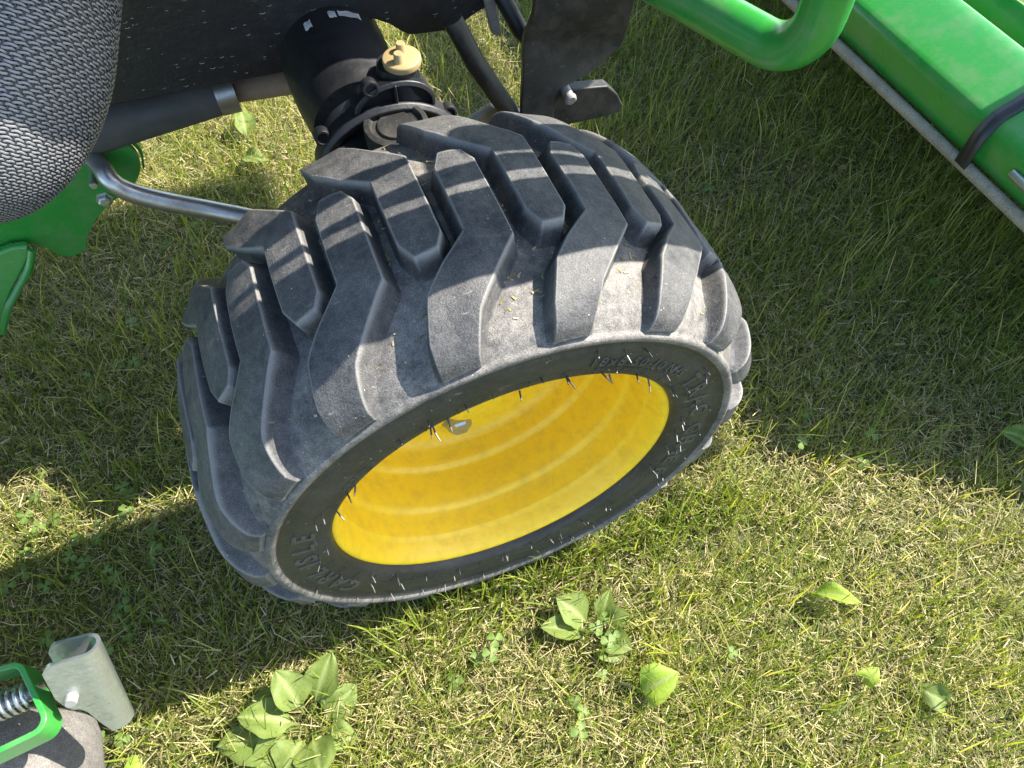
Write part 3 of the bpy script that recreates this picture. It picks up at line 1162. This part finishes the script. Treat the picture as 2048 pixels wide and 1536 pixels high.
# spring on its plunger
dpart(Geo().tube([(-.60, -.118, .200), (-.366, -.1090, .200)], .0052, 18).obj('plunger', 'steel', ubr), ubr)
hel = []
for k in range(0, 340):
    t = k/339
    w = 2*PI*t*17
    c = Vector((-.455, -.1125, .200)).lerp(Vector((-.372, -.1095, .200)), t)
    hel.append(c+Vector((0, math.cos(w)*.0090, math.sin(w)*.0090)))
dpart(Geo().tube(hel, .0013, 8).obj('spring', 'zinc', ubr), ubr)
dpart(Geo().prism([(-.470, -.0835, .195), (-.425, -.0865, .195), (-.425, -.0865, .209), (-.470, -.0835, .209)], (0, .0012, 0)).obj('stop_plate', 'rust', ubr), ubr)
# galvanised U-section handle
A0 = at(160, 1316, z=.240)
A1 = at(232, 1462, z=.172)
ad = (A1-A0).normalized()
bd = (Vector((-1, 0, 0))-ad*Vector((-1, 0, 0)).dot(ad)).normalized()
nd = ad.cross(bd)
if nd.dot(CAM-A0) < 0:
    nd = -nd
LEN = (A1-A0).length
def hp_(a, b, n_):
    return A0+ad*a+bd*b+nd*n_
TH, GAP, RB = .0028, .0165, .0112
prof_u = []                # U section: back plate, round side, front plate (b, n)
for k in range(0, 13):
    w = -PI/2+PI*k/12
    prof_u.append((-math.cos(w)*RB+.0, math.sin(w)*RB))
g = Geo()
Wd = .0250
def leng(b):               # how far down the plates reach at offset b from the round side
    pts = [(-.01, LEN), (.002, LEN*.985), (.0075, LEN*.80), (.0105, LEN*.665), (.014, LEN*.60), (.019, LEN*.575), (Wd-.003, LEN*.52), (Wd, LEN*.40), (Wd+.001, LEN*.2)]
    return float(np.interp(b, [p[0] for p in pts], [p[1] for p in pts]))
cols = [(Wd-(Wd)*k/14, -1) for k in range(14)]+[(p[0], p[1]/RB) for p in prof_u]+[(Wd*(k+1)/14, 1) for k in range(14)]
NRW = 10
v, f = [], []
for lay in (0, 1):
    for (b, s_) in cols:
        round_ = b < 0
        rr = RB if lay == 0 else RB-TH
        if round_:
            bb, nn = (b/RB)*rr, s_*rr
        else:
            bb, nn = b, (1 if s_ > 0 else -1)*rr
        top = .0 if b < Wd*.75 else .006*((b-Wd*.75)/(Wd*.25))**2
        Ln = leng(max(b, -.01))
        for q in range(NRW+1):
            v.append(hp_(top+(Ln-top)*q/NRW, bb, nn-RB))
nc = len(cols)
K = NRW+1
for lay in (0, 1):
    o_ = lay*nc*K
    for i in range(nc-1):
        for q in range(NRW):
            a = o_+i*K+q
            f.append((a, a+1, a+K+1, a+K))
h2 = nc*K
for i in range(nc-1):
    a = i*K
    f.append((a, a+K, h2+a+K, h2+a))
    a = i*K+NRW
    f.append((a, h2+a, h2+a+K, a+K))
for q in range(NRW):
    a = q
    f.append((a, h2+a, h2+a+1, a+1))
    a = (nc-1)*K+q
    f.append((a, a+1, h2+a+1, h2+a))
g.add(v, f)
hdl = dpart(g.obj('latch_handle', 'zinc', sharp=40))
c = hp_(LEN*.42, .0150, 0)
if True:
    dpart(Geo().lathe(c-nd*.028, nd, [(0, .0041), (.0335, .0041), (.0345, .0034)], 20, False, True).obj('latch_pin', 'rust', hdl), hdl)
    bpy.data.objects['latch_pin'].data.materials.clear()
    bpy.data.objects['latch_pin'].data.materials.append(MAT['dull_steel'])
# gauge wheel: weathered grey roller below the bracket
g = Geo().lathe((-.472, -.092, .085), (0, -1, 0), [(0, .03), (0, .066), (.003, .0755), (.010, .0825), (.020, .085), (.105, .085), (.115, .0825), (.122, .0755), (.125, .066), (.125, .03)], 64, True, True)
gw = dpart(g.obj('gauge_wheel', 'grey_rubber', sharp=60))
dpart(Geo().lathe((-.470, -.175, .165), (-.1, .1, 1), [(-.02, .020), (0, .022), (.016, .0225), (.022, .020), (.023, .012)], 32, True, True).obj('wheel_pivot', 'rust', gw), gw)

# ================================================================== PLANTS
def leaf_mesh(L, Wd_, curl, fold, nveins=5, nu=14, nv=9, tip=1.6, stem=.25, wave=.0):
    """ovate leaf lying along +X, tip at L"""
    v, vein = [], []
    ph = [random.uniform(0, 6.28) for _ in range(4)]
    ragged = random.uniform(.04, .12)
    skew = random.uniform(-.12, .12)
    for i in range(nu+1):
        t = i/nu
        if t < stem:
            w = .055+.10*(t/stem)**2
        else:
            q = (t-stem)/(1-stem)
            w = .155*(1-q)**2+(math.sin(PI*q**.80))**.75*1.0
            w = w if q < 1 else 0.0
        w *= Wd_/2
        for j in range(nv):
            s = j/(nv-1)*2-1
            x = L*t
            y = w*s*(1+ragged*math.sin(11*t+ph[0 if s > 0 else 1])*abs(s)+ragged*.6*math.sin(23*t+ph[2 if s > 0 else 3])*abs(s))+skew*L*t*t*.6
            z = fold*abs(s)**1.5*w + curl*(math.sin(PI*t*.9)) - curl*.6*t*t + wave*math.sin(9*t+3*s)*abs(s)
            v.append((x, y, z))
            d = min(abs(s-k/(nveins//2+.5)) for k in range(-(nveins//2), nveins//2+1))
            vein.append(max(0, 1-d/.10)*(.75 if abs(s) < .1 else .4))
    f = []
    for i in range(nu):
        for j in range(nv-1):
            a = i*nv+j
            f.append((a, a+1, a+nv+1, a+nv))
    me = mesh_py('leaf', v, f)
    at_ = me.attributes.new('vein', 'FLOAT', 'POINT')
    at_.data.foreach_set('value', np.array(vein, np.float32))
    return me


def leaf_to(name, base, tip_, wd, mat, parent, pinv, curl=.006, fold=.25, roll=0.0, stem=.2, wave=.0, label=None):
    base, tip_ = Vector(base), Vector(tip_)
    d = tip_-base
    L_ = d.length
    me = leaf_mesh(L_, wd, curl, fold, stem=stem, wave=wave)
    o = link(name, me, mat, None, True, None)
    x = d.normalized()
    zax = Vector((0, 0, 1))
    y = zax.cross(x).normalized()
    z = x.cross(y)
    m = Matrix((x, y, z)).transposed().to_4x4() @ Matrix.Rotation(roll, 4, 'X')
    m.translation = base
    o.parent = parent
    o.matrix_parent_inverse = pinv
    o.matrix_basis = m
    return o


def plant(name, px, py, label, cat, group=None):
    p = at(px, py, z=.0)
    e = empty(name, p)
    tag(e, label, cat, group)
    return e, Matrix.Translation(-p)


pl, pi = plant('plantain', 622, 1452, 'broadleaf plantain rosette with pale ribbed leaves in the sunlit grass below the tyre', 'weed')
for bx, by, tx, ty, wd, zt, rl in ((612, 1432, 555, 1338, .034, .040, .25), (625, 1428, 665, 1305, .032, .036, -.2), (600, 1450, 474, 1440, .036, .035, .15), (608, 1470, 432, 1500, .040, .022, .1),
                                   (628, 1455, 642, 1550, .038, .040, .1), (600, 1478, 500, 1545, .036, .022, -.2), (640, 1445, 712, 1370, .030, .022, .2), (615, 1470, 570, 1556, .036, .026, .2),
                                   (592, 1440, 500, 1395, .032, .018, .1), (640, 1462, 715, 1475, .026, .014, 0)):
    leaf_to('leaf', at(bx, by, z=.010), at(tx, ty, z=zt), wd, 'plantain', pl, pi, curl=random.uniform(.002, .012), fold=random.uniform(.05, .25), roll=rl+random.uniform(-.2, .2), stem=random.uniform(.18, .34), wave=.0022)
pl, pi = plant('plantain', 1195, 1258, 'small plantain with clover tucked in it, in sunlit grass right of the plantain rosette', 'weed')
for bx, by, tx, ty, wd, zt in ((1180, 1250, 1112, 1198, .034, .030), (1180, 1262, 1082, 1258, .026, .026), (1200, 1270, 1262, 1300, .028, .020), (1205, 1245, 1262, 1230, .022, .024), (1195, 1280, 1240, 1325, .026, .016), (1200, 1250, 1222, 1180, .020, .03)):
    leaf_to('leaf', at(bx, by, z=.008), at(tx, ty, z=zt), wd, 'plantain', pl, pi, curl=.005, fold=.3, roll=random.uniform(-.2, .2), stem=.2)
for name, bx, by, tx, ty, wd, zt, mat, lab in (('broadleaf_weed', 1262, 1388, 1358, 1352, .034, .036, 'lime_leaf', 'single bright lime leaf with clipped edge standing in the sunlit grass'),
                                               ('broadleaf_weed', 1600, 1195, 1722, 1196, .020, .036, 'lime_leaf', 'long curled yellow green leaf in the sunlit grass at right'),
                                               ('broadleaf_weed', 1902, 1412, 1838, 1376, .024, .022, 'plantain', 'grey green oval leaf half hidden by grass near the lower right corner'),
                                               ('broadleaf_weed', 1722, 1372, 1752, 1334, .017, .026, 'lime_leaf', 'small round pale leaf shining in sun near the lower right'),
                                               ('broadleaf_weed', 2075, 905, 2008, 862, .030, .040, 'clover', 'dark green leaf in shaded grass at the right edge'),
                                               ('broadleaf_weed', 500, 300, 478, 214, .030, .040, 'plantain', 'broad shaded leaf in the grass under the black frame rail'),
                                               ('broadleaf_weed', 480, 322, 532, 318, .024, .025, 'plantain', 'small leaf beside the larger one in the grass under the black rail'),
                                               ('broadleaf_weed', 290, 1530, 250, 1560, .026, .020, 'lime_leaf', 'bright leaf at the bottom edge below the galvanised latch handle')):
    e, pi = plant(name, bx, by, lab, 'weed')
    leaf_to('leaf', at(bx, by, z=.006), at(tx, ty, z=zt), wd, mat, e, pi, curl=.010, fold=.3, roll=random.uniform(-.4, .4), stem=.3, wave=.0025)

# clover: too many to count
def noise2(x, y, s, seed=0):
    r = np.random.default_rng(seed)
    out = np.zeros_like(x)
    for k in range(5):
        a = r.uniform(0, 6.28)
        fq = s*(1.0+.7*k)
        out += np.sin((x*np.cos(a)+y*np.sin(a))*fq+r.uniform(0, 6.28))*np.sin((-x*np.sin(a)+y*np.cos(a))*fq*1.13+r.uniform(0, 6.28))/(1+.4*k)
    return out


def visible(x, y, margin):
    """rough picture footprint on the lawn, with a margin in pixels"""
    dx, dy, dzz = x-CAM.x, y-CAM.y, -CAM.z
    zc = dx*FWD.x+dy*FWD.y+dzz*FWD.z
    u = 1024+FPX*(dx*RGT.x+dy*RGT.y)/zc
    v = 768-FPX*(dx*UPV.x+dy*UPV.y+dzz*UPV.z)/zc
    return (u > -margin) & (u < 2048+margin) & (v > -margin) & (v < 1536+margin) & (zc > 0), u, v


g = Geo()
cl_v, cl_f, cl_t = [], [], []
spots = []
for (cx, cy, n_, sp) in ((250, 1090, 16, 110), (130, 1160, 16, 110), (330, 1140, 8, 70), (250, 700, 8, 120), (440, 620, 5, 60), (975, 1325, 6, 40), (1195, 1270, 9, 40), (1180, 1420, 4, 60), (1210, 1450, 4, 60),
                        (90, 1010, 4, 60), (280, 1300, 8, 60), (1450, 520, 5, 150), (1500, 1320, 2, 60), (380, 480, 6, 60), (1900, 600, 6, 160), (1330, 200, 5, 100), (240, 1500, 5, 40), (1600, 900, 6, 200), (90, 1030, 3, 40)):
    for k in range(int(n_*.6+.5)):
        spots.append((random.gauss(cx, sp*.7), random.gauss(cy, sp*.6)))
for sx, sy in spots:
    p = at(sx, sy, z=0)
    if abs(p.y) < .12 and abs(p.x) < .22:
        continue
    h = random.uniform(.014, .032)
    c = p+Vector((random.uniform(-.006, .006), random.uniform(-.006, .006), h))
    a0 = random.uniform(0, 6.28)
    sz = random.uniform(.0050, .0085)
    nrm_t = Vector((random.uniform(-.3, .3), random.uniform(-.45, .15), 1)).normalized()
    ex = nrm_t.cross(Vector((0, 1, 0))).normalized()
    ey = nrm_t.cross(ex)
    tone = random.uniform(0, 1)
    for k in range(3):
        a = a0+2*PI*k/3
        dr = ex*math.cos(a)+ey*math.sin(a)
        sd_ = -ex*math.sin(a)+ey*math.cos(a)
        n0 = len(cl_v)
        cl_v.append(c)
        cl_t.append(.6)
        pts_ = [(.25, -.25), (.62, -.52), (.93, -.44), (1.03, -.20), (.95, 0), (1.03, .20), (.93, .44), (.62, .52), (.25, .25)]
        for (q, w) in pts_:
            cl_v.append(c+dr*sz*q+sd_*sz*w+nrm_t*(sz*(.16*abs(w)-.10*q*q)))
            cl_t.append(0.0)
        for i in range(len(pts_)-1):
            cl_f.append((n0, n0+1+i, n0+2+i))
    n0 = len(cl_v)
    wv = Vector((.0006, .0002, 0))
    cl_v += [p-wv, p+wv, c+wv*.7, c-wv*.7]
    cl_t += [.3]*4
    cl_f.append((n0, n0+1, n0+2, n0+3))
me = mesh_py('clover', cl_v, cl_f)
at_ = me.attributes.new('vein', 'FLOAT', 'POINT')
at_.data.foreach_set('value', np.array(cl_t, np.float32))
tag(link('clover', me, 'clover', None, True, None), 'scattered three leaved clover growing low among the grass', 'clover', None, 'stuff')


# ------------------------------------------------------------------ grass and dry clippings
def tri_mesh(name, V, F, tone, mat):
    me = bpy.data.meshes.new(name)
    me.vertices.add(len(V))
    me.vertices.foreach_set('co', V.astype(np.float32).ravel())
    me.loops.add(F.size)
    me.loops.foreach_set('vertex_index', F.astype(np.int32).ravel())
    me.polygons.add(len(F))
    me.polygons.foreach_set('loop_start', np.arange(len(F), dtype=np.int32)*3)
    me.polygons.foreach_set('use_smooth', np.ones(len(F), bool))
    a_ = me.attributes.new('tone', 'FLOAT', 'POINT')
    a_.data.foreach_set('value', tone.astype(np.float32))
    me.update(calc_edges=True)
    me.materials.append(MAT[mat])
    o = bpy.data.objects.new(name, me)
    COL.objects.link(o)
    return o


def scatter(n, margin, x0=-2.0, x1=3.2, y0=-1.6, y1=3.0):
    x = RNG.uniform(x0, x1, n)
    y = RNG.uniform(y0, y1, n)
    vis, u, v = visible(x, y, margin)
    far = np.hypot(x-.15, y-.2)
    vis = vis | ((RNG.random(n) < .34) & (far < 1.75))
    keep = vis & (RNG.random(n) < np.clip(1.25-far*.38, .25, 1))
    return x[keep], y[keep]


def blades(x, y, length, width, az, lean, curv, tone, tipdry):
    n = len(x)
    T = np.array([0, .4, .75, 1.0])
    WT = np.array([.8, 1.0, .72, 0.0])
    P = np.zeros((n, 4, 3))
    P[:, 0] = np.stack([x, y, np.full(n, -.002)], 1)
    for k in range(1, 4):
        m_ = (T[k]+T[k-1])/2
        an = np.clip(lean+curv*m_, -2.0, 2.0)
        ds = length*(T[k]-T[k-1])
        P[:, k, 0] = P[:, k-1, 0]+np.sin(an)*np.cos(az)*ds
        P[:, k, 1] = P[:, k-1, 1]+np.sin(an)*np.sin(az)*ds
        P[:, k, 2] = np.maximum(P[:, k-1, 2]+np.cos(an)*ds, .002)
    tw = az+PI/2+RNG.normal(0, .5, n)
    sd_ = np.stack([np.cos(tw), np.sin(tw), RNG.normal(0, .15, n)], 1)
    V = np.zeros((n, 7, 3))
    for k in range(3):
        V[:, 2*k] = P[:, k]-sd_*(width*WT[k]/2)[:, None]
        V[:, 2*k+1] = P[:, k]+sd_*(width*WT[k]/2)[:, None]
    V[:, 6] = P[:, 3]
    base = (np.arange(n)*7)[:, None, None]
    F = np.array([[0, 1, 3], [0, 3, 2], [2, 3, 5], [2, 5, 4], [4, 5, 6]])[None]+base
    to = np.repeat(tone[:, None], 7, 1)
    to[:, 0:2] = np.clip(to[:, 0:2]+.10, 0, 1)
    to[:, 6] = np.clip(to[:, 6]+tipdry, 0, 1)
    return V.reshape(-1, 3), F.reshape(-1, 3), to.ravel()


def off_wheel(x, y):
    a = ~((abs(x) < .145) & (abs(y) < .094))
    gwm = ~((x > -.56) & (x < -.40) & (y > -.205) & (y < -.09))
    return a & gwm


x, y = scatter(3100000, 160)
ok = off_wheel(x, y)
x, y = x[ok], y[ok]
den = noise2(x, y, 9, 3)+.6*noise2(x, y, 23, 4)
_, U, Vp = visible(x, y, 0)
lush = np.clip((x*.55+y*.75-.02)/.35, 0, 1)*np.clip(.55+.35*noise2(x, y, 6, 21), 0, 1)            # the uncut side, right and behind
keep = RNG.random(len(x)) < np.clip(.39+.11*den-.14*lush, .10, 1)
x, y, den, lush = x[keep], y[keep], den[keep], lush[keep]
n = len(x)
length = np.clip(RNG.lognormal(math.log(.028), .46, n), .009, .080)*(1+.38*lush*RNG.random(n))
near = np.clip(1-(abs(y)-.10)/.03, 0, 1)*(abs(x) < .22)
length *= 1-.15*near
width = RNG.uniform(.0007, .0018, n)*(1-.10*(1-lush))
az = np.where(RNG.random(n) < .45, RNG.normal(.6, .8, n), RNG.uniform(0, 2*PI, n))
lean = np.abs(RNG.normal(.35, .42, n))
curv = RNG.normal(.55, .6, n)
tone = np.clip(RNG.beta(2.2, 2.2, n)*.86+.04*den, 0, .86)
dry = RNG.random(n) < .13+.17*lush
tone = np.where(dry, RNG.uniform(.85, 1, n), tone)
# a fringe of taller blades that the mower and the tyre left standing against the sidewall
m_ = 750
fx = RNG.uniform(-.16, .27, m_)
fy = -.098-np.abs(RNG.normal(0, .022, m_))-np.maximum(fx-.12, 0)*.0
x, y = np.concatenate([x, fx]), np.concatenate([y, fy])
length = np.concatenate([length, RNG.uniform(.025, .072, m_)])
width = np.concatenate([width, RNG.uniform(.0010, .0021, m_)])
az = np.concatenate([az, RNG.uniform(0, 2*PI, m_)])
lean = np.concatenate([lean, np.abs(RNG.normal(.2, .25, m_))])
curv = np.concatenate([curv, RNG.normal(.4, .5, m_)])
tone = np.concatenate([tone, RNG.beta(2.2, 2.2, m_)*.8])
n = len(x)
V_, F_, t_ = blades(x, y, length, width, az, lean, curv, tone, np.where(RNG.random(n) < .4, .35, .05))
tag(tri_mesh('grass', V_, F_, t_, 'grass'), 'mown green lawn grass with mixed long and short blades', 'grass', None, 'stuff')
NGRASS = n

# dry clippings and thatch: short straw lying every way between the blades
x, y = scatter(2750000, 120)
ok = off_wheel(x, y)
x, y = x[ok], y[ok]
den = noise2(x, y, 7, 8)+.7*noise2(x, y, 19, 9)
lush = np.clip((x*.55+y*.75-.02)/.35, 0, 1)
keep = RNG.random(len(x)) < np.clip(.66+.13*den+.18*lush, .15, 1)
x, y = x[keep], y[keep]
n = len(x)
length = np.clip(RNG.lognormal(math.log(.0098), .5, n), .003, .040)
width = RNG.uniform(.0005, .0012, n)
az = RNG.uniform(0, 2*PI, n)
el = RNG.normal(.12, .38, n)
z0 = np.abs(RNG.normal(.006, .007, n))+.0015
d = np.stack([np.cos(az)*np.cos(el), np.sin(az)*np.cos(el), np.sin(el)], 1)
sd_ = np.stack([-np.sin(az), np.cos(az), RNG.normal(0, .5, n)], 1)
c = np.stack([x, y, z0], 1)
V = np.zeros((n, 4, 3))
V[:, 0] = c-sd_*(width/2)[:, None]
V[:, 1] = c+sd_*(width/2)[:, None]
V[:, 2] = c+d*length[:, None]+sd_*(width*.3)[:, None]
V[:, 3] = c+d*length[:, None]-sd_*(width*.3)[:, None]
V[:, :, 2] = np.maximum(V[:, :, 2], .0008)
F = np.array([[0, 1, 2], [0, 2, 3]])[None]+(np.arange(n)*4)[:, None, None]
tone = np.repeat(np.clip(RNG.beta(2, 1.8, n), 0, 1)[:, None], 4, 1)
tag(tri_mesh('dry_clippings', V.reshape(-1, 3), F.reshape(-1, 3), tone.ravel(), 'straw'), 'dry straw coloured clippings lying between the grass blades', 'clippings', None, 'stuff')
# bits of straw caught in the tread grooves
n = 420
th = RNG.normal(0, .55, n)
yy = RNG.uniform(-.085, .09, n)
rr = np.interp(abs(yy), [c_[0] for c_ in CARC], [c_[1] for c_ in CARC])+.0007
c = np.stack([rr*np.sin(th), yy, rr*np.cos(th)], 1)
nr = np.stack([np.sin(th), np.zeros(n), np.cos(th)], 1)
tg = np.stack([np.cos(th), np.zeros(n), -np.sin(th)], 1)
a = RNG.uniform(0, PI, n)[:, None]
d = tg*np.cos(a)+np.array([0, 1.0, 0])*np.sin(a)
q = tg*-np.sin(a)+np.array([0, 1.0, 0])*np.cos(a)
L_ = np.clip(RNG.lognormal(math.log(.0035), .5, n), .0012, .011)[:, None]
w_ = RNG.uniform(.0004, .0009, n)[:, None]
V = np.stack([c-q*w_, c+q*w_, c+d*L_+q*w_*.6+nr*.0004, c+d*L_-q*w_*.6+nr*.0008], 1)
F = np.array([[0, 1, 2], [0, 2, 3]])[None]+(np.arange(n)*4)[:, None, None]
o = tri_mesh('caught_straw', V.reshape(-1, 3), F.reshape(-1, 3), np.repeat(RNG.uniform(.2, 1, n), 4), 'straw')
o.parent = wheel
o['kind'] = 'stuff'
